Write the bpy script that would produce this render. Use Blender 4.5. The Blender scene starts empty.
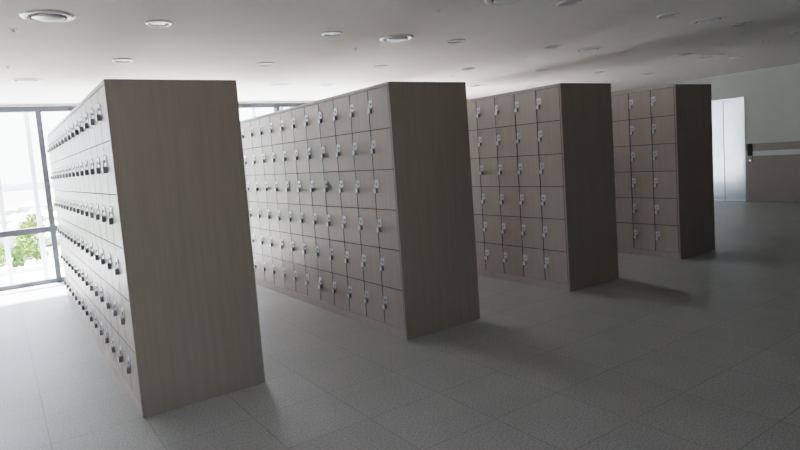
import bpy, bmesh, math, random
from mathutils import Matrix, Vector
random.seed(7)
sc = bpy.context.scene
COL = sc.collection

# ------------------------------------------------------------------ dimensions
Z_CEIL = 2.545
Y_WIN = 9.48           # glazed wall
Y_BACK = -4.5          # wall behind the viewer
X_LEFT = -1.6
X_RIGHT = 12.39        # lift wall
MX_END = .628 + 4 * 1.823   # end of the glazing
BANK_X = [0.583, 2.550, 4.5175, 6.485]
BANK_Y0 = 3.596
BANK_D = 0.780
BANK_H = 2.0
NCOL, NROW = 15, 6
CW = 0.2805
PANEL = 0.020
BANK_L = 2 * PANEL + NCOL * CW
DOOR_Z0, DOOR_Z1 = 0.075, 1.972
RH = (DOOR_Z1 - DOOR_Z0) / NROW

# ------------------------------------------------------------------ materials
def new_mat(name):
    m = bpy.data.materials.new(name); m.use_nodes = True
    nt = m.node_tree
    b = nt.nodes['Principled BSDF']
    return m, nt, b

def plain(name, col, rough=0.5, metal=0.0, spec=0.5, noise=0.0, nscale=40.0):
    m, nt, b = new_mat(name)
    b.inputs['Roughness'].default_value = rough
    b.inputs['Metallic'].default_value = metal
    b.inputs['Specular IOR Level'].default_value = spec
    tc = nt.nodes.new('ShaderNodeTexCoord')
    n = nt.nodes.new('ShaderNodeTexNoise'); n.inputs['Scale'].default_value = nscale
    n.inputs['Detail'].default_value = 3
    nt.links.new(tc.outputs['Object'], n.inputs['Vector'])
    r = nt.nodes.new('ShaderNodeValToRGB')
    c = Vector(col)
    r.color_ramp.elements[0].position = .3; r.color_ramp.elements[1].position = .7
    r.color_ramp.elements[0].color = (*(c * (1 - noise)), 1)
    r.color_ramp.elements[1].color = (*(c * (1 + noise)), 1)
    nt.links.new(n.outputs['Fac'], r.inputs['Fac'])
    nt.links.new(r.outputs['Color'], b.inputs['Base Color'])
    return m

def wood_mat(name, dark, light, rough=0.42, spec=0.4):
    """pale laminate with fine upright grain; each panel starts at its own place in the grain"""
    m, nt, b = new_mat(name)
    L = nt.links.new
    tc = nt.nodes.new('ShaderNodeTexCoord')
    oi = nt.nodes.new('ShaderNodeObjectInfo')
    mul = nt.nodes.new('ShaderNodeMath'); mul.operation = 'MULTIPLY'; mul.inputs[1].default_value = 37.0
    L(oi.outputs['Random'], mul.inputs[0])
    cmb = nt.nodes.new('ShaderNodeCombineXYZ')
    for i in range(3): L(mul.outputs[0], cmb.inputs[i])
    add = nt.nodes.new('ShaderNodeVectorMath'); add.operation = 'ADD'
    L(tc.outputs['Object'], add.inputs[0]); L(cmb.outputs[0], add.inputs[1])
    def grain(sx, sz, det):
        mp = nt.nodes.new('ShaderNodeMapping'); mp.inputs['Scale'].default_value = (sx, sx, sz)
        L(add.outputs[0], mp.inputs['Vector'])
        n = nt.nodes.new('ShaderNodeTexNoise'); n.inputs['Scale'].default_value = 1.0
        n.inputs['Detail'].default_value = det; n.inputs['Roughness'].default_value = .6
        L(mp.outputs[0], n.inputs['Vector'])
        return n.outputs['Fac']
    a = grain(34, 0.9, 5); c = grain(120, 3.0, 2)
    mx = nt.nodes.new('ShaderNodeMath'); mx.operation = 'MULTIPLY_ADD'
    mx.inputs[1].default_value = .4
    L(c, mx.inputs[0])
    sc2 = nt.nodes.new('ShaderNodeMath'); sc2.operation = 'MULTIPLY'; sc2.inputs[1].default_value = .6
    L(a, sc2.inputs[0]); L(sc2.outputs[0], mx.inputs[2])
    r = nt.nodes.new('ShaderNodeValToRGB')
    r.color_ramp.elements[0].position = .36; r.color_ramp.elements[1].position = .64
    r.color_ramp.elements[0].color = (*dark, 1); r.color_ramp.elements[1].color = (*light, 1)
    L(mx.outputs[0], r.inputs['Fac'])
    L(r.outputs['Color'], b.inputs['Base Color'])
    b.inputs['Roughness'].default_value = rough
    b.inputs['Specular IOR Level'].default_value = spec
    return m

def floor_mat():
    m, nt, b = new_mat('granite_tile_floor')
    L = nt.links.new
    geo = nt.nodes.new('ShaderNodeTexCoord')
    sep = nt.nodes.new('ShaderNodeSeparateXYZ'); L(geo.outputs['Object'], sep.inputs[0])
    def M(op, x, y=None, z=None):
        n = nt.nodes.new('ShaderNodeMath'); n.operation = op
        for i, q in enumerate((x, y, z)):
            if q is None: continue
            if isinstance(q, (int, float)): n.inputs[i].default_value = q
            else: L(q, n.inputs[i])
        return n.outputs[0]
    def axis(o, off, size):
        t = M('DIVIDE', M('SUBTRACT', o, off), size)
        fr = M('FRACT', t); cell = M('FLOOR', t)
        d = M('MULTIPLY', M('MINIMUM', fr, M('SUBTRACT', 1.0, fr)), size)
        return d, cell
    dx, cx = axis(sep.outputs['X'], 0.10, 0.4975)
    dy, cy = axis(sep.outputs['Y'], 4.085, 0.474)
    d = M('MINIMUM', dx, dy)
    grout = M('LESS_THAN', d, 0.0026)
    cid = nt.nodes.new('ShaderNodeCombineXYZ'); L(cx, cid.inputs[0]); L(cy, cid.inputs[1])
    wn = nt.nodes.new('ShaderNodeTexWhiteNoise'); L(cid.outputs[0], wn.inputs['Vector'])
    n1 = nt.nodes.new('ShaderNodeTexNoise'); n1.inputs['Scale'].default_value = 95; n1.inputs['Detail'].default_value = 3
    L(geo.outputs['Object'], n1.inputs['Vector'])
    n2 = nt.nodes.new('ShaderNodeTexNoise'); n2.inputs['Scale'].default_value = 2.2; n2.inputs['Detail'].default_value = 5
    L(geo.outputs['Object'], n2.inputs['Vector'])
    r = nt.nodes.new('ShaderNodeValToRGB')
    r.color_ramp.elements[0].position = .34; r.color_ramp.elements[1].position = .66
    r.color_ramp.elements[0].color = (.275, .275, .27, 1); r.color_ramp.elements[1].color = (.45, .45, .445, 1)
    L(n1.outputs['Fac'], r.inputs['Fac'])
    k = M('ADD', M('MULTIPLY_ADD', wn.outputs['Value'], .06, .82), M('MULTIPLY', n2.outputs['Fac'], .30))
    mulc = nt.nodes.new('ShaderNodeVectorMath'); mulc.operation = 'SCALE'
    L(r.outputs['Color'], mulc.inputs[0]); L(k, mulc.inputs['Scale'])
    mix = nt.nodes.new('ShaderNodeMix'); mix.data_type = 'RGBA'
    L(grout, mix.inputs['Factor']); L(mulc.outputs[0], mix.inputs['A'])
    mix.inputs['B'].default_value = (.25, .25, .245, 1)
    L(mix.outputs['Result'], b.inputs['Base Color'])
    rr = M('MULTIPLY_ADD', n2.outputs['Fac'], .18, .40)
    L(rr, b.inputs['Roughness'])
    b.inputs['Specular IOR Level'].default_value = .45
    bp = nt.nodes.new('ShaderNodeBump'); bp.inputs['Strength'].default_value = .12; bp.inputs['Distance'].default_value = .002
    L(M('SUBTRACT', n1.outputs['Fac'], grout), bp.inputs['Height']); L(bp.outputs[0], b.inputs['Normal'])
    return m

def steel_mat():
    m, nt, b = new_mat('brushed_steel')
    L = nt.links.new
    tc = nt.nodes.new('ShaderNodeTexCoord')
    mp = nt.nodes.new('ShaderNodeMapping'); mp.inputs['Scale'].default_value = (160, 160, 1.5)
    L(tc.outputs['Object'], mp.inputs[0])
    n = nt.nodes.new('ShaderNodeTexNoise'); n.inputs['Scale'].default_value = 1; n.inputs['Detail'].default_value = 3
    L(mp.outputs[0], n.inputs['Vector'])
    r = nt.nodes.new('ShaderNodeValToRGB')
    r.color_ramp.elements[0].color = (.23, .25, .275, 1); r.color_ramp.elements[1].color = (.34, .365, .395, 1)
    L(n.outputs['Fac'], r.inputs[0]); L(r.outputs[0], b.inputs['Base Color'])
    b.inputs['Metallic'].default_value = 1.0
    b.inputs['Roughness'].default_value = .19
    n3 = nt.nodes.new('ShaderNodeTexNoise'); n3.inputs['Scale'].default_value = 2.6; n3.inputs['Detail'].default_value = 2
    L(tc.outputs['Object'], n3.inputs['Vector'])
    bp = nt.nodes.new('ShaderNodeBump'); bp.inputs['Strength'].default_value = .1; bp.inputs['Distance'].default_value = .02
    L(n3.outputs['Fac'], bp.inputs['Height']); L(bp.outputs[0], b.inputs['Normal'])
    return m

def glass_mat():
    m = bpy.data.materials.new('window_glass'); m.use_nodes = True
    nt = m.node_tree; nt.nodes.clear(); L = nt.links.new
    out = nt.nodes.new('ShaderNodeOutputMaterial')
    tr = nt.nodes.new('ShaderNodeBsdfTransparent'); tr.inputs[0].default_value = (.965, .97, .98, 1)
    gl = nt.nodes.new('ShaderNodeBsdfGlossy'); gl.inputs['Roughness'].default_value = .02
    lw = nt.nodes.new('ShaderNodeLayerWeight'); lw.inputs['Blend'].default_value = .5
    pw = nt.nodes.new('ShaderNodeMath'); pw.operation = 'POWER'; pw.inputs[1].default_value = 5.0
    L(lw.outputs['Facing'], pw.inputs[0])
    fr = nt.nodes.new('ShaderNodeMath'); fr.operation = 'MULTIPLY_ADD'; fr.inputs[1].default_value = .9; fr.inputs[2].default_value = .04
    L(pw.outputs[0], fr.inputs[0])
    mx = nt.nodes.new('ShaderNodeMixShader')
    L(fr.outputs[0], mx.inputs[0]); L(tr.outputs[0], mx.inputs[1]); L(gl.outputs[0], mx.inputs[2])
    L(mx.outputs[0], out.inputs[0])
    return m

def leaf_mat(name, a, b_):
    m, nt, b = new_mat(name)
    L = nt.links.new
    g = nt.nodes.new('ShaderNodeTexCoord')
    n = nt.nodes.new('ShaderNodeTexNoise'); n.inputs['Scale'].default_value = 14; L(g.outputs['Object'], n.inputs['Vector'])
    r = nt.nodes.new('ShaderNodeValToRGB'); r.color_ramp.elements[0].position = .35; r.color_ramp.elements[1].position = .65
    r.color_ramp.elements[0].color = (*a, 1); r.color_ramp.elements[1].color = (*b_, 1)
    L(n.outputs['Fac'], r.inputs[0]); L(r.outputs[0], b.inputs['Base Color'])
    b.inputs['Roughness'].default_value = .6
    return m

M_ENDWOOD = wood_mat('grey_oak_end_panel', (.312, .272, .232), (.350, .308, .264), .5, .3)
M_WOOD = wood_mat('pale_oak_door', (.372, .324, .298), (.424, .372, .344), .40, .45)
M_FLOOR = floor_mat()
M_CEIL = plain('matt_white_ceiling', (.74, .715, .70), .85, 0, .2, .012, 3)
M_WALL = plain('pale_grey_green_wall', (.38, .395, .365), .7, 0, .3, .012, 4)
M_WALLB = plain('off_white_wall', (.60, .59, .56), .8, 0, .3, .012, 4)
M_WALLW = plain('bright_white_wall', (.82, .81, .80), .8, 0, .3, .012, 4)
M_DADO = plain('taupe_wall_panel', (.205, .178, .165), .55, 0, .35, .03, 5)
M_STRIPE = plain('pale_blue_grey_stripe', (.40, .43, .435), .5, 0, .4, .02, 5)
M_STEEL = steel_mat()
M_CHROME = plain('satin_chrome', (.66, .69, .74), .36, .55, .5, .05, 60)
M_LOCK = plain('dark_zinc_lock_case', (.26, .26, .265), .42, .3, .5, .06, 80)
M_DARKGAP = plain('dark_gap_shade', (.035, .030, .027), .8, 0, .2, .1, 20)  # near-black carcass colour, also painted on door edges as gap shade
M_FRAME = plain('grey_aluminium_frame', (.065, .075, .09), .42, .35, .5, .04, 12)
M_GLASS = glass_mat()
M_LENS = plain('frosted_lamp_lens', (.42, .42, .50), .35, 0, .5, .02, 30)
M_RING = plain('white_metal_ring', (.60, .60, .62), .3, 0, .5, .02, 30)
M_RECESS = plain('shaded_recess', (.10, .10, .10), .7, 0, .3, .05, 30)
M_BLACK = plain('black_gloss_plastic', (.010, .010, .011), .5, 0, .15, .05, 30)
M_POST = plain('pale_blue_white_post', (.42, .50, .60), .4, 0, .4, .03, 8)
M_POSTD = plain('blue_grey_post', (.14, .21, .25), .45, 0, .4, .05, 8)
M_TERRACE = plain('pale_concrete_paving', (.76, .76, .75), .85, 0, .2, .06, 2)
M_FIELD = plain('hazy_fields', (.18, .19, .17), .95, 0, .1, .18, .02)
M_LOWBOUNCE = plain('low_bounce_gravel', (.20, .195, .195), .95, 0, .1, .3, 30)
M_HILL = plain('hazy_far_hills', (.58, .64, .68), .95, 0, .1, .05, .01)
M_PLATE = plain('dull_dark_steel', (.16, .15, .145), .5, .3, .4, .05, 40)
M_BUTTON = None

def lamp_button():
    m, nt, b = new_mat('lit_call_button')
    b.inputs['Base Color'].default_value = (.8, .7, .6, 1)
    b.inputs['Emission Color'].default_value = (1, .86, .74, 1)
    b.inputs['Emission Strength'].default_value = .55
    return m
M_BUTTON = lamp_button()

# ------------------------------------------------------------------ mesh helpers
class MB:
    def __init__(s): s.bm = bmesh.new()
    def box(s, x0, x1, y0, y1, z0, z1, mat=0, bevel=0.0, seg=1):
        r = bmesh.ops.create_cube(s.bm, size=1.0)
        vs = r['verts']
        for v in vs:
            v.co = Vector(((x0 + x1) / 2 + v.co.x * (x1 - x0), (y0 + y1) / 2 + v.co.y * (y1 - y0), (z0 + z1) / 2 + v.co.z * (z1 - z0)))
        fs = list({f for v in vs for f in v.link_faces})
        for f in fs: f.material_index = mat
        if bevel:
            es = list({e for v in vs for e in v.link_edges})
            rb = bmesh.ops.bevel(s.bm, geom=es, offset=bevel, segments=seg, affect='EDGES', profile=.6)
            for f in rb['faces']: f.material_index = mat
        return s
    def lathe(s, prof, n=32, cx=0, cy=0, cz=0, mat=0, axis='z', smooth=True):
        rings = []
        for (r, h) in prof:
            ring = []
            if r < 1e-6:
                p = Vector((0, 0, h)); ring = [p]
            else:
                ring = [Vector((r * math.cos(2 * math.pi * k / n), r * math.sin(2 * math.pi * k / n), h)) for k in range(n)]
            vv = []
            for p in ring:
                if axis == 'x': p = Vector((-p.z, p.x, p.y))
                vv.append(s.bm.verts.new(p + Vector((cx, cy, cz))))
            rings.append(vv)
        for a, b in zip(rings, rings[1:]):
            for k in range(n):
                k2 = (k + 1) % n
                q = [a[k % len(a)], a[k2 % len(a)], b[k2 % len(b)], b[k % len(b)]]
                u = []
                for w in q:
                    if w not in u: u.append(w)
                if len(u) >= 3:
                    try:
                        f = s.bm.faces.new(u); f.material_index = mat; f.smooth = smooth
                    except ValueError: pass
        return s
    def tube(s, pts, r, n=8, mat=0):
        pts = [Vector(p) for p in pts]; prev = None
        for i, p in enumerate(pts):
            t = (pts[min(i + 1, len(pts) - 1)] - pts[max(i - 1, 0)]).normalized()
            a = t.orthogonal().normalized() if prev is None else (prev[1] - t * prev[1].dot(t)).normalized()
            b = t.cross(a)
            ring = [s.bm.verts.new(p + r * (math.cos(2 * math.pi * k / n) * a + math.sin(2 * math.pi * k / n) * b)) for k in range(n)]
            if prev is not None:
                for k in range(n):
                    f = s.bm.faces.new([prev[0][k], prev[0][(k + 1) % n], ring[(k + 1) % n], ring[k]]); f.material_index = mat; f.smooth = True
            else:
                s.bm.faces.new(list(reversed(ring))).material_index = mat
            prev = (ring, a)
        s.bm.faces.new(prev[0]).material_index = mat
        return s
    def mesh(s, name, mats):
        bmesh.ops.recalc_face_normals(s.bm, faces=s.bm.faces[:])
        me = bpy.data.meshes.new(name); s.bm.to_mesh(me); s.bm.free()
        for m in (mats if isinstance(mats, (list, tuple)) else [mats]): me.materials.append(m)
        return me
    def build(s, name, mats, parent=None, loc=(0, 0, 0)):
        return link(name, s.mesh(name, mats), parent, loc)

def link(name, me, parent=None, loc=(0, 0, 0)):
    o = bpy.data.objects.new(name, me); COL.objects.link(o)
    o.location = loc
    if parent is not None: o.parent = parent
    return o
def thing(name, label, cat, loc=(0, 0, 0), group=None):
    o = bpy.data.objects.new(name, None); COL.objects.link(o); o.location = loc
    o.empty_display_size = .1
    o['label'] = label; o['category'] = cat
    if group: o['group'] = group
    return o
def tag(o, label, cat, group=None):
    o['label'] = label; o['category'] = cat
    if group: o['group'] = group
    return o
def struct(o): o['kind'] = 'structure'; return o

# ------------------------------------------------------------------ room shell
T = .15
SW0, SW1 = .85, 1.7   # unseen window added in the left wall to light the nearest bank end
struct(MB().box(X_LEFT - T, X_RIGHT + T, Y_BACK - T, Y_WIN + .08, -T, 0).build('floor', M_FLOOR))
struct(MB().box(X_LEFT - T, X_RIGHT + T, Y_BACK - T, Y_WIN + .08, Z_CEIL, Z_CEIL + T).build('ceiling', M_CEIL))
wl = MB().box(X_LEFT - T, X_LEFT, Y_BACK - T, SW0, 0, Z_CEIL).box(X_LEFT - T, X_LEFT, SW1, Y_WIN + .08, 0, Z_CEIL)
wl.box(X_LEFT - T, X_LEFT, SW0, SW1, 2.4, Z_CEIL)
struct(wl.build('wall_left', M_WALLW))
struct(MB().box(X_LEFT, X_RIGHT, Y_BACK - T, Y_BACK, 0, Z_CEIL).build('wall_back', M_WALLB))
# lift wall with the doorway of the lift cut out of it
DY0, DY1, DZ = 5.555, 6.415, 2.03
w = MB()
w.box(X_RIGHT, X_RIGHT + T, Y_BACK - T, DY0, 0, Z_CEIL)
w.box(X_RIGHT, X_RIGHT + T, DY1, Y_WIN + .08, 0, Z_CEIL)
w.box(X_RIGHT, X_RIGHT + T, DY0, DY1, DZ, Z_CEIL)
struct(w.build('wall_right', M_WALL))
# dado of the lift wall: taupe panel, pale stripe, taupe rail
for i, (z0, z1, mt, th) in enumerate(((0, .90, M_DADO, .012), (.90, .995, M_STRIPE, .010), (.995, 1.14, M_DADO, .012))):
    w = MB()
    w.box(X_RIGHT - th, X_RIGHT, Y_BACK, DY0 - .055, z0, z1)
    w.box(X_RIGHT - th, X_RIGHT, DY1 + .055, Y_WIN - .05, z0, z1)
    struct(w.build('trim_%d' % (i + 1), mt))
struct(MB().box(X_RIGHT - .018, X_RIGHT - .012, Y_BACK, DY0 - .055, 0, .05).build('baseboard_right', M_DADO))
struct(MB().box(X_LEFT, MX_END, Y_WIN - .05, Y_WIN + .05, 2.51, Z_CEIL).build('trim_4', M_CEIL))

# lift door: frame, two leaves, sill
d = MB()
d.box(X_RIGHT - .02, X_RIGHT + .10, DY0 - .045, DY0, 0, DZ + .03)
d.box(X_RIGHT - .02, X_RIGHT + .10, DY1, DY1 + .045, 0, DZ + .03)
d.box(X_RIGHT - .02, X_RIGHT + .10, DY0, DY1, DZ, DZ + .03)
dr = struct(d.build('door_1', M_STEEL))
seam = 5.935
MB().box(X_RIGHT + .045, X_RIGHT + .075, DY0, seam - .004, .012, DZ, bevel=.003).build('door_leaf', M_STEEL, dr)
MB().box(X_RIGHT + .045, X_RIGHT + .075, seam + .004, DY1, .012, DZ, bevel=.003).build('door_leaf', M_STEEL, dr)
MB().box(X_RIGHT - .01, X_RIGHT + .12, DY0, DY1, 0, .012).build('sill', M_STEEL, dr)
MB().box(X_RIGHT + .08, X_RIGHT + .12, DY0 - .04, DY1 + .04, .0, DZ + .03).build('shaft_panel', M_DARKGAP, dr)

# lift call station
cp = thing('elevator_call_panel', 'black and steel lift call panel with lit button, right of the lift door', 'call panel', (X_RIGHT - .012, 5.425, .74))
MB().box(-.022, 0, -.042, .042, .165, .40, bevel=.004).build('indicator_display', M_BLACK, cp)
MB().box(-.016, 0, -.042, .042, 0, .163, bevel=.003).build('button_plate', M_PLATE, cp)
MB().lathe([(0, .026), (.011, .026), (.014, .022), (.014, .012)], 20, 0, 0, .075, axis='x').build('call_button', M_BUTTON, cp)

# ------------------------------------------------------------------ glazed wall, bay by bay
BAY = 1.823; MX = .628; N_BAY_R = 4
x = MX - 3 * BAY
n = 0
edges = [X_LEFT] + [MX + BAY * k for k in range(-1, N_BAY_R + 1)]
struct(MB().box(edges[-1], X_RIGHT, Y_WIN - .06, Y_WIN + .08, 0, Z_CEIL).build('wall_window_side', M_WALLB))
for a, b in zip(edges, edges[1:]):
    n += 1
    f = MB(); j = .034
    f.box(a, a + j, Y_WIN - .06, Y_WIN + .05, 0, 2.51)
    f.box(b - j, b, Y_WIN - .06, Y_WIN + .05, 0, 2.51)
    f.box(a + j, b - j, Y_WIN - .06, Y_WIN + .05, 2.455, 2.51)
    f.box(a + j, b - j, Y_WIN - .07, Y_WIN + .05, 2.44, 2.455)
    f.box(a + j, b - j, Y_WIN - .05, Y_WIN + .05, .735, .815)
    f.box(a + j, b - j, Y_WIN - .06, Y_WIN + .05, 0, .06)
    fo = struct(f.build('window_%d' % n, M_FRAME))
    MB().box(a + j, b - j, Y_WIN - .004, Y_WIN + .004, .815, 2.44).build('upper_pane', M_GLASS, fo)
    MB().box(a + j, b - j, Y_WIN - .004, Y_WIN + .004, .06, .735).build('lower_pane', M_GLASS, fo)

n += 1
f = MB(); j = .05; X0, X1 = X_LEFT - .12, X_LEFT - .03
f.box(X0, X1, SW0, SW0 + j, 0, 2.4).box(X0, X1, SW1 - j, SW1, 0, 2.4).box(X0, X1, SW0 + j, SW1 - j, 2.34, 2.4)
f.box(X0, X1, SW0 + j, SW1 - j, 0, .06).box(X0, X1, SW0 + j, SW1 - j, .735, .815)
fo = struct(f.build('window_%d' % n, M_FRAME))  # added side window, out of view, a fill for the front of the room
MB().box(X_LEFT - .08, X_LEFT - .072, SW0 + j, SW1 - j, .06, 2.34).build('fill_pane', M_GLASS, fo)

# ------------------------------------------------------------------ locker banks
GAP = .006
def door_mesh():
    # local: x from 0 (front) to +.018, y 0..CW, z 0..RH
    m = MB().box(0, .018, GAP / 2, CW - GAP / 2, GAP / 4, RH - GAP / 4, bevel=.0012)
    for f in m.bm.faces:
        f.normal_update()
        if abs(f.normal.x) < .95: f.material_index = 1            # door edges painted dark to stand for shade in the gaps
    return m.mesh('door', [M_WOOD, M_DARKGAP])
LY = CW - .034; LZ = RH - .126     # lock centre on the door, hinge side away from it
def plate_mesh():
    m = MB()
    m.box(-.004, 0, LY - .026, LY + .027, LZ - .010, LZ + .050, bevel=.0015)          # upper square plate
    m.box(-.003, 0, LY - .007, LY + .010, LZ - .052, LZ - .011, bevel=.001)          # lower tongue
    m.box(-.007, -.003, LY - .017, LY + .017, LZ + .028, LZ + .036, 0, bevel=.001)   # hasp fold
    m.lathe([(0, .011), (.008, .011), (.0105, .009), (.0105, .006)], 14, 0, LY - .002, LZ + .012, 1, 'x')  # dark key dial
    m.lathe([(0, .009), (.0035, .009), (.0035, .006)], 10, 0, LY + .013, LZ + .049, 1, 'x')
    m.lathe([(0, .009), (.0035, .009), (.0035, .006)], 10, 0, LY - .013, LZ + .049, 1, 'x')
    return m.mesh('lock_plate', [M_CHROME, M_LOCK])
def body_mesh():
    m = MB()
    y0, y1 = LY - .014, LY + .016
    m.box(-.024, -.002, y0, y1, LZ - .058, LZ - .020, 1, bevel=.0025, seg=2)          # case standing out from the door
    m.box(-.0262, -.022, y0 + .001, y1 - .001, LZ - .057, LZ - .021, 0, bevel=.001)  # chrome face
    pts = []
    for k in range(9):                                                               # shackle
        t = math.pi * k / 8
        pts.append((-.015, (y0 + y1) / 2 + .0095 * math.cos(t), LZ + .008 + .014 * math.sin(t)))
    pts = [(-.015, (y0 + y1) / 2 + .0095, LZ - .026)] + pts + [(-.015, (y0 + y1) / 2 - .0095, LZ - .026)]
    m.tube(pts, .0018, 8, 0)
    return m.mesh('padlock', [M_CHROME, M_LOCK])
ME_DOOR, ME_PLATE, ME_BODY = door_mesh(), plate_mesh(), body_mesh()

def bank(i):
    labels = ['nearest locker bank at the left, its door face bright with window light',
              'second locker bank from the left, its grey lit door face showing eleven columns',
              'third locker bank from the left, four door columns beside its dark end panel',
              'farthest locker bank at the right, standing in front of the steel lift door']
    t = thing('locker_bank', labels[i], 'lockers', (BANK_X[i], BANK_Y0, 0), 'parallel rows of wooden lockers')
    D, Lb = BANK_D, BANK_L
    MB().box(.0215, D - .02, PANEL, Lb - PANEL, .0, BANK_H - .026).build('carcass', M_DARKGAP, t)
    for y0 in (0, Lb - PANEL):
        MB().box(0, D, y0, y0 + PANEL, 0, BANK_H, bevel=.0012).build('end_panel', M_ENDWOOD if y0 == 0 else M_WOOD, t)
    MB().box(.0, D, PANEL, Lb - PANEL, BANK_H - .024, BANK_H, bevel=.001).build('top_panel', M_WOOD, t)
    p = MB(); seg = Lb - 2 * PANEL
    for k in range(3):
        p.box(.001, .021, PANEL + seg * k / 3 + .001, PANEL + seg * (k + 1) / 3 - .001, 0, DOOR_Z0 - .003, bevel=.001)
    p.build('plinth', M_WOOD, t)
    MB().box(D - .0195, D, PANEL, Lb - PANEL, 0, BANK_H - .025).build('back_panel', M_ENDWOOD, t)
    for c in range(NCOL):
        for r in range(NROW):
            dd = link('door', ME_DOOR, t, (.002, PANEL + c * CW, DOOR_Z0 + r * RH))
            link('lock_plate', ME_PLATE, dd)
            link('padlock', ME_BODY, dd)
    return t
for i in range(4): bank(i)

# ------------------------------------------------------------------ ceiling fittings
zc = Z_CEIL
down_a = MB().lathe([(.070, .0), (.072, -.010), (.088, -.011), (.095, -.006), (.096, 0)], 40).mesh('trim_ring', M_RING)
down_b = MB().lathe([(.0715, -.001), (.066, -.0035), (.035, -.006), (0, -.007)], 40).mesh('lens', M_LENS)
diff_a = MB().lathe([(.116, -.001), (.120, -.008), (.130, -.012), (.146, -.012), (.160, -.007), (.166, 0)], 48).mesh('outer_ring', M_RING)
diff_b = MB().lathe([(.1165, -.0006), (.108, -.0008), (.10, -.001), (0, -.001)], 48).mesh('throat', M_RECESS)
diff_c = MB().lathe([(.096, -.004), (.100, -.010), (.096, -.015), (.070, -.021), (.036, -.025), (0, -.026)], 48).mesh('inner_cone', M_RING)
spr_a = MB().lathe([(0, -.004), (.020, -.004), (.030, -.002), (.031, 0)], 24).mesh('escutcheon', M_RING)
_s = MB(); _s.lathe([(0, -.030), (.016, -.030), (.016, -.027), (.005, -.026), (.004, -.014), (.007, -.012), (.007, -.003), (0, -.003)], 16)
_s.tube([(.006, 0, -.010), (.010, 0, -.018), (.006, 0, -.027)], .0016, 6); _s.tube([(-.006, 0, -.010), (-.010, 0, -.018), (-.006, 0, -.027)], .0016, 6)
spr_b = _s.mesh('sprinkler_head', M_CHROME)

ORD = ['leftmost', 'second from left', 'third from left', 'fourth from left', 'fifth from left', 'sixth from left', 'seventh from left']
DOWN = [(3.03, [3.96, 5.38, 6.76, 8.19], 'downlight row nearest the viewer'),
        (4.46, [1.137, 2.60, 4.03, 5.49, 6.90, 8.30, 9.76], 'second downlight row from the viewer'),
        (5.95, [1.145, 2.60, 4.12, 5.566, 7.03, 8.45, 9.87], 'third downlight row from the viewer'),
        (7.52, [4.22, 7.17, 8.62], 'downlight row closest to the windows')]
for y, xs, row in DOWN:
    for k, X in enumerate(xs):
        o = thing('ceiling_downlight', 'round ceiling downlight, %s in the %s' % (ORD[k], row), 'downlight', (X, y, zc), 'recessed ceiling downlights')
        link('trim_ring', down_a, o); link('lens', down_b, o)
DIFF = [(.425, 4.46, 'large round ceiling air diffuser in the top left corner of the photo'),
        (3.318, 4.49, 'large round ceiling air diffuser above the near end of the second locker bank'),
        (6.165, 4.47, 'large round ceiling air diffuser above the third locker bank'),
        (9.02, 4.455, 'large round ceiling air diffuser nearest the lift wall, partly in shadow'),
        (3.345, 3.11, 'large round ceiling air diffuser cut off by the top edge of the photo'),
        (6.10, 3.03, 'large round ceiling air diffuser near the top right, beside a downlight'),
        (.417, 7.25, 'pale round ceiling air diffuser left of the nearest locker bank, close to the windows'),
        (3.46, 7.50, 'pale round ceiling air diffuser close to the windows, between the first two locker banks')]
for X, y, lab in DIFF:
    o = thing('ceiling_air_diffuser', lab, 'air diffuser', (X, y, zc), 'round ceiling air diffusers')
    link('outer_ring', diff_a, o); link('throat', diff_b, o); link('inner_cone', diff_c, o)
SPR = [(.235, 4.888, 'small ceiling sprinkler below the top left air diffuser'),
       (.226, 6.40, 'small ceiling sprinkler at the left edge of the photo, on the bright ceiling'),
       (3.164, 4.995, 'small ceiling sprinkler left of the round diffuser above the second locker bank'),
       (3.033, 3.537, 'small ceiling sprinkler at the top centre of the photo'),
       (5.55, 3.516, 'small ceiling sprinkler left of the top right air diffuser, below a downlight'),
       (5.667, 5.007, 'small ceiling sprinkler on the bright band above the third locker bank'),
       (8.388, 3.50, 'small ceiling sprinkler on the dark ceiling at the right edge'),
       (8.363, 4.872, 'small ceiling sprinkler above the gap between the third and fourth locker banks'),
       (10.636, 4.949, 'small ceiling sprinkler nearest the lift wall'),
       (5.775, 6.509, 'small ceiling sprinkler far back above the left end of the third locker bank')]
for X, y, lab in SPR:
    o = thing('ceiling_sprinkler', lab, 'sprinkler', (X, y, zc), 'ceiling sprinklers')
    link('escutcheon', spr_a, o); link('sprinkler_head', spr_b, o); o.scale = (.8, .8, .8)

# ------------------------------------------------------------------ outside
struct(MB().box(-25, 6.6, Y_WIN + .08, 13.2, -.30, -.06).build('terrace_ground', M_TERRACE))
struct(MB().box(-25, X_LEFT - T, -10, Y_WIN + .08, -.30, -.07).box(6.6, 30, Y_WIN + .08, 13.2, -.30, -.07).build('low_bounce_ground', M_LOWBOUNCE))  # unseen ground put in dark to cut light bounced from left and right
struct(MB().box(-300, 300, 13.2, 700, -5.2, -5.0).build('field_ground', M_FIELD))
hb = MB()
rr = random.Random(3)
prev = None
for k in range(61):
    X = -600 + k * 20
    h = 6 + 5 * math.sin(k * .35) + 4 * math.sin(k * .9 + 1) + rr.random() * 2
    a = hb.bm.verts.new((X, 695, -6)); b = hb.bm.verts.new((X, 695, max(2, h))); c = hb.bm.verts.new((X, 760, -6))
    if prev: hb.bm.faces.new([prev[0], a, b, prev[1]]); hb.bm.faces.new([prev[1], b, c, prev[2]])
    prev = (a, b, c)
struct(hb.build('far_hills', M_HILL))

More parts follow.
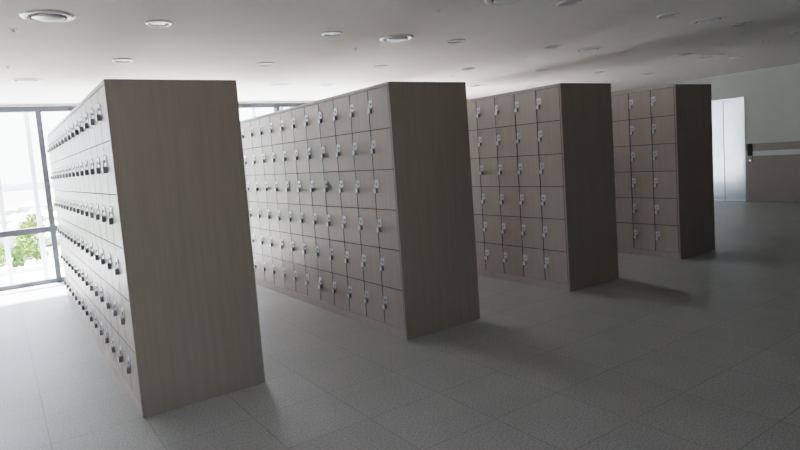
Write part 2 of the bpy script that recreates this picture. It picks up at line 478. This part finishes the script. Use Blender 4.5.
# low kerb of the planting bed
tag(MB().box(-3.0, 5.6, 11.45, 11.62, -.06, .03, bevel=.008).build('planter_kerb', M_TERRACE),
    'low pale concrete kerb of the planting bed outside the window', 'kerb')
POSTS = [(.058, M_POST, 'white outdoor post at the far left, seen through the left edge of the window'),
         (.520, M_POST, 'white outdoor post just left of the grey window mullion'),
         (4.175, M_POST, 'pale outdoor post seen above the second locker bank'),
         (4.735, M_POSTD, 'blue-grey outdoor post beside the window mullion above the second locker bank')]
for X, mt, lab in POSTS:
    o = thing('outdoor_post', lab, 'post', (X, 10.3, -.06), 'slim posts outside the window')
    MB().box(-.033, .033, -.05, .05, 0, 3.2, bevel=.006).build('shaft', mt, o)
    MB().box(-.06, .06, -.08, .08, 0, .012, bevel=.003).build('base_plate', mt, o)

LEAF1 = leaf_mat('light_green_leaves', (.06, .11, .02), (.19, .26, .06))
LEAF2 = leaf_mat('mid_green_leaves', (.04, .08, .02), (.12, .18, .055))
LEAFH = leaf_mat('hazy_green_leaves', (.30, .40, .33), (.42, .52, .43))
M_STEM = plain('brown_stem', (.12, .09, .06), .8, 0, .2, .2, 20)
def foliage(R, h, nl, s, seed, mat, name, parent, z0=.05):
    r = random.Random(seed); m = bmesh.new()
    blobs = []
    for q in range(16):
        k = R * r.uniform(.30, .48); zz = z0 + h * (.12 + .80 * q / 15)
        w = (R - k) * (1 if zz < z0 + .65 * h else .55)
        blobs.append((Vector((r.uniform(-w, w), r.uniform(-w, w), min(zz, z0 + h - .6 * k))), k))
    for _ in range(nl):
        c, q = r.choice(blobs)
        d = Vector((r.gauss(0, 1), r.gauss(0, 1), r.gauss(0, 1))).normalized() * q * r.uniform(.55, 1.05)
        p = c + d; p.z = max(z0, min(p.z, z0 + h))
        a = Vector((r.gauss(0, 1), r.gauss(0, 1), r.gauss(0, .6))).normalized(); b = a.cross(Vector((r.gauss(0, 1), r.gauss(0, 1), r.gauss(0, 1)))).normalized()
        k = s * r.uniform(.6, 1.3)
        m.faces.new([m.verts.new(p - a * k), m.verts.new(p + b * k * .45), m.verts.new(p + a * k), m.verts.new(p - b * k * .45)])
    me = bpy.data.meshes.new(name); m.to_mesh(me); m.free(); me.materials.append(mat)
    return link(name, me, parent)
SHR = [(-.20, 12.30, .335, .66, LEAF1, 'light green shrub at the far left of the window view'),
       (.50, 12.40, .345, .88, LEAF1, 'tallest light green shrub outside, left of the window mullion'),
       (.17, 11.82, .13, .30, LEAF2, 'low dark green shrub in front of the gap between two shrubs'),
       (1.20, 12.40, .335, .70, LEAF2, 'mid green shrub outside directly behind the window mullion')]
for k, (X, Y, R, h, mt, lab) in enumerate(SHR):
    o = thing('shrub', lab, 'shrub', (X, Y, -.06), 'shrubs outside the window')
    foliage(R, h, 3600, .032, 20 + k, mt, 'foliage', o)
    st = MB()
    for q in range(4):
        a = q * 1.7 + k
        st.tube([(0, 0, 0), (.1 * math.cos(a) * R, .1 * math.sin(a) * R, h * .3), (.5 * math.cos(a) * R, .5 * math.sin(a) * R, h * .65)], .008, 6)
    st.build('stem', M_STEM, o)
# hazy belt of trees between the fields, a band nobody could count
tb = bmesh.new(); r = random.Random(5)
for _ in range(420):
    X = r.uniform(-60, 60); Y = r.choice((70, 95, 140)) + r.uniform(-4, 4); q = r.uniform(1.0, 2.2)
    bmesh.ops.create_icosphere(tb, subdivisions=1, radius=q, matrix=Matrix.Translation((X, Y, -5 + q * .6)) @ Matrix.Diagonal((1.5, 1, .8, 1)))
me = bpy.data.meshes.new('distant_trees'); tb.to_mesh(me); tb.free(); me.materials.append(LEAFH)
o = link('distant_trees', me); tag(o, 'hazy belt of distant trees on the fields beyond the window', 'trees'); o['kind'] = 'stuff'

# ------------------------------------------------------------------ light: overcast sky through the glazing
world = bpy.data.worlds.new('overcast_sky'); sc.world = world; world.use_nodes = True
nt = world.node_tree; nt.nodes.clear()
out = nt.nodes.new('ShaderNodeOutputWorld'); bg = nt.nodes.new('ShaderNodeBackground')
tc = nt.nodes.new('ShaderNodeTexCoord'); sp = nt.nodes.new('ShaderNodeSeparateXYZ')
rp = nt.nodes.new('ShaderNodeValToRGB')
nt.links.new(tc.outputs['Generated'], sp.inputs[0]); nt.links.new(sp.outputs['Z'], rp.inputs[0])
rp.color_ramp.elements[0].position = 0.0; rp.color_ramp.elements[0].color = (.90, .95, 1.0, 1)
rp.color_ramp.elements[1].position = .8; rp.color_ramp.elements[1].color = (.70, .84, 1.0, 1)
nt.links.new(rp.outputs[0], bg.inputs[0]); bg.inputs[1].default_value = 3.7
nt.links.new(bg.outputs[0], out.inputs[0])

def portal(x0, x1, z0, z1, y):
    l = bpy.data.lights.new('sky_portal', 'AREA'); l.shape = 'RECTANGLE'; l.size = x1 - x0; l.size_y = z1 - z0
    l.cycles.is_portal = True
    o = bpy.data.objects.new('sky_portal', l); COL.objects.link(o)
    o.location = ((x0 + x1) / 2, y, (z0 + z1) / 2)
    o.rotation_euler = (-math.pi / 2, 0, 0)
portal(X_LEFT, MX_END, 0, 2.51, Y_WIN + .06)
l = bpy.data.lights.new('sky_portal', 'AREA'); l.shape = 'RECTANGLE'; l.size = SW1 - SW0; l.size_y = 2.4  # sky portal of the added side window
l.cycles.is_portal = True
o = bpy.data.objects.new('sky_portal', l); COL.objects.link(o); o.location = (X_LEFT - .14, (SW0 + SW1) / 2, 1.2)
o.rotation_euler = Vector((1, 0, 0)).to_track_quat('-Z', 'Y').to_euler()
sl = bpy.data.lights.new('high_sun', 'SUN'); sl.energy = 52; sl.angle = .09; sl.color = (1, .97, .94)
so = bpy.data.objects.new('high_sun', sl); COL.objects.link(so); so.location = (0, 20, 30)
so.rotation_euler = Vector((.06, -.44, -.90)).to_track_quat('-Z', 'Y').to_euler()

# ------------------------------------------------------------------ camera
f_px, pitch, roll, yaw, cam_h, ppx, ppy = 577.30, .08771, -.07674, .57798, 1.4434, 375.2, 207.9
cy, sy = math.cos(yaw), math.sin(yaw)
fw = Vector((sy * math.cos(pitch), cy * math.cos(pitch), -math.sin(pitch)))
rt = Vector((cy, -sy, 0)); up = rt.cross(fw)
c, s = math.cos(roll), math.sin(roll)
r2 = c * rt + s * up; u2 = -s * rt + c * up
cam = bpy.data.cameras.new('camera'); co = bpy.data.objects.new('camera', cam); COL.objects.link(co)
mw = Matrix((r2, u2, -fw)).transposed().to_4x4(); mw.translation = Vector((0, 0, cam_h))
co.matrix_world = mw
cam.sensor_width = 36; cam.lens = 36 * f_px / 800
cam.shift_x = (400 - ppx) / 800; cam.shift_y = (ppy - 225) / 800
cam.clip_start = .05; cam.clip_end = 2000
sc.camera = co

# ------------------------------------------------------------------ picture
sc.cycles.use_denoising = True
sc.cycles.max_bounces = 14; sc.cycles.diffuse_bounces = 8; sc.cycles.glossy_bounces = 6; sc.cycles.transparent_max_bounces = 16
sc.cycles.sample_clamp_indirect = 8
sc.view_settings.view_transform = 'Filmic'
sc.view_settings.look = 'Medium High Contrast'
sc.view_settings.exposure = 1.18
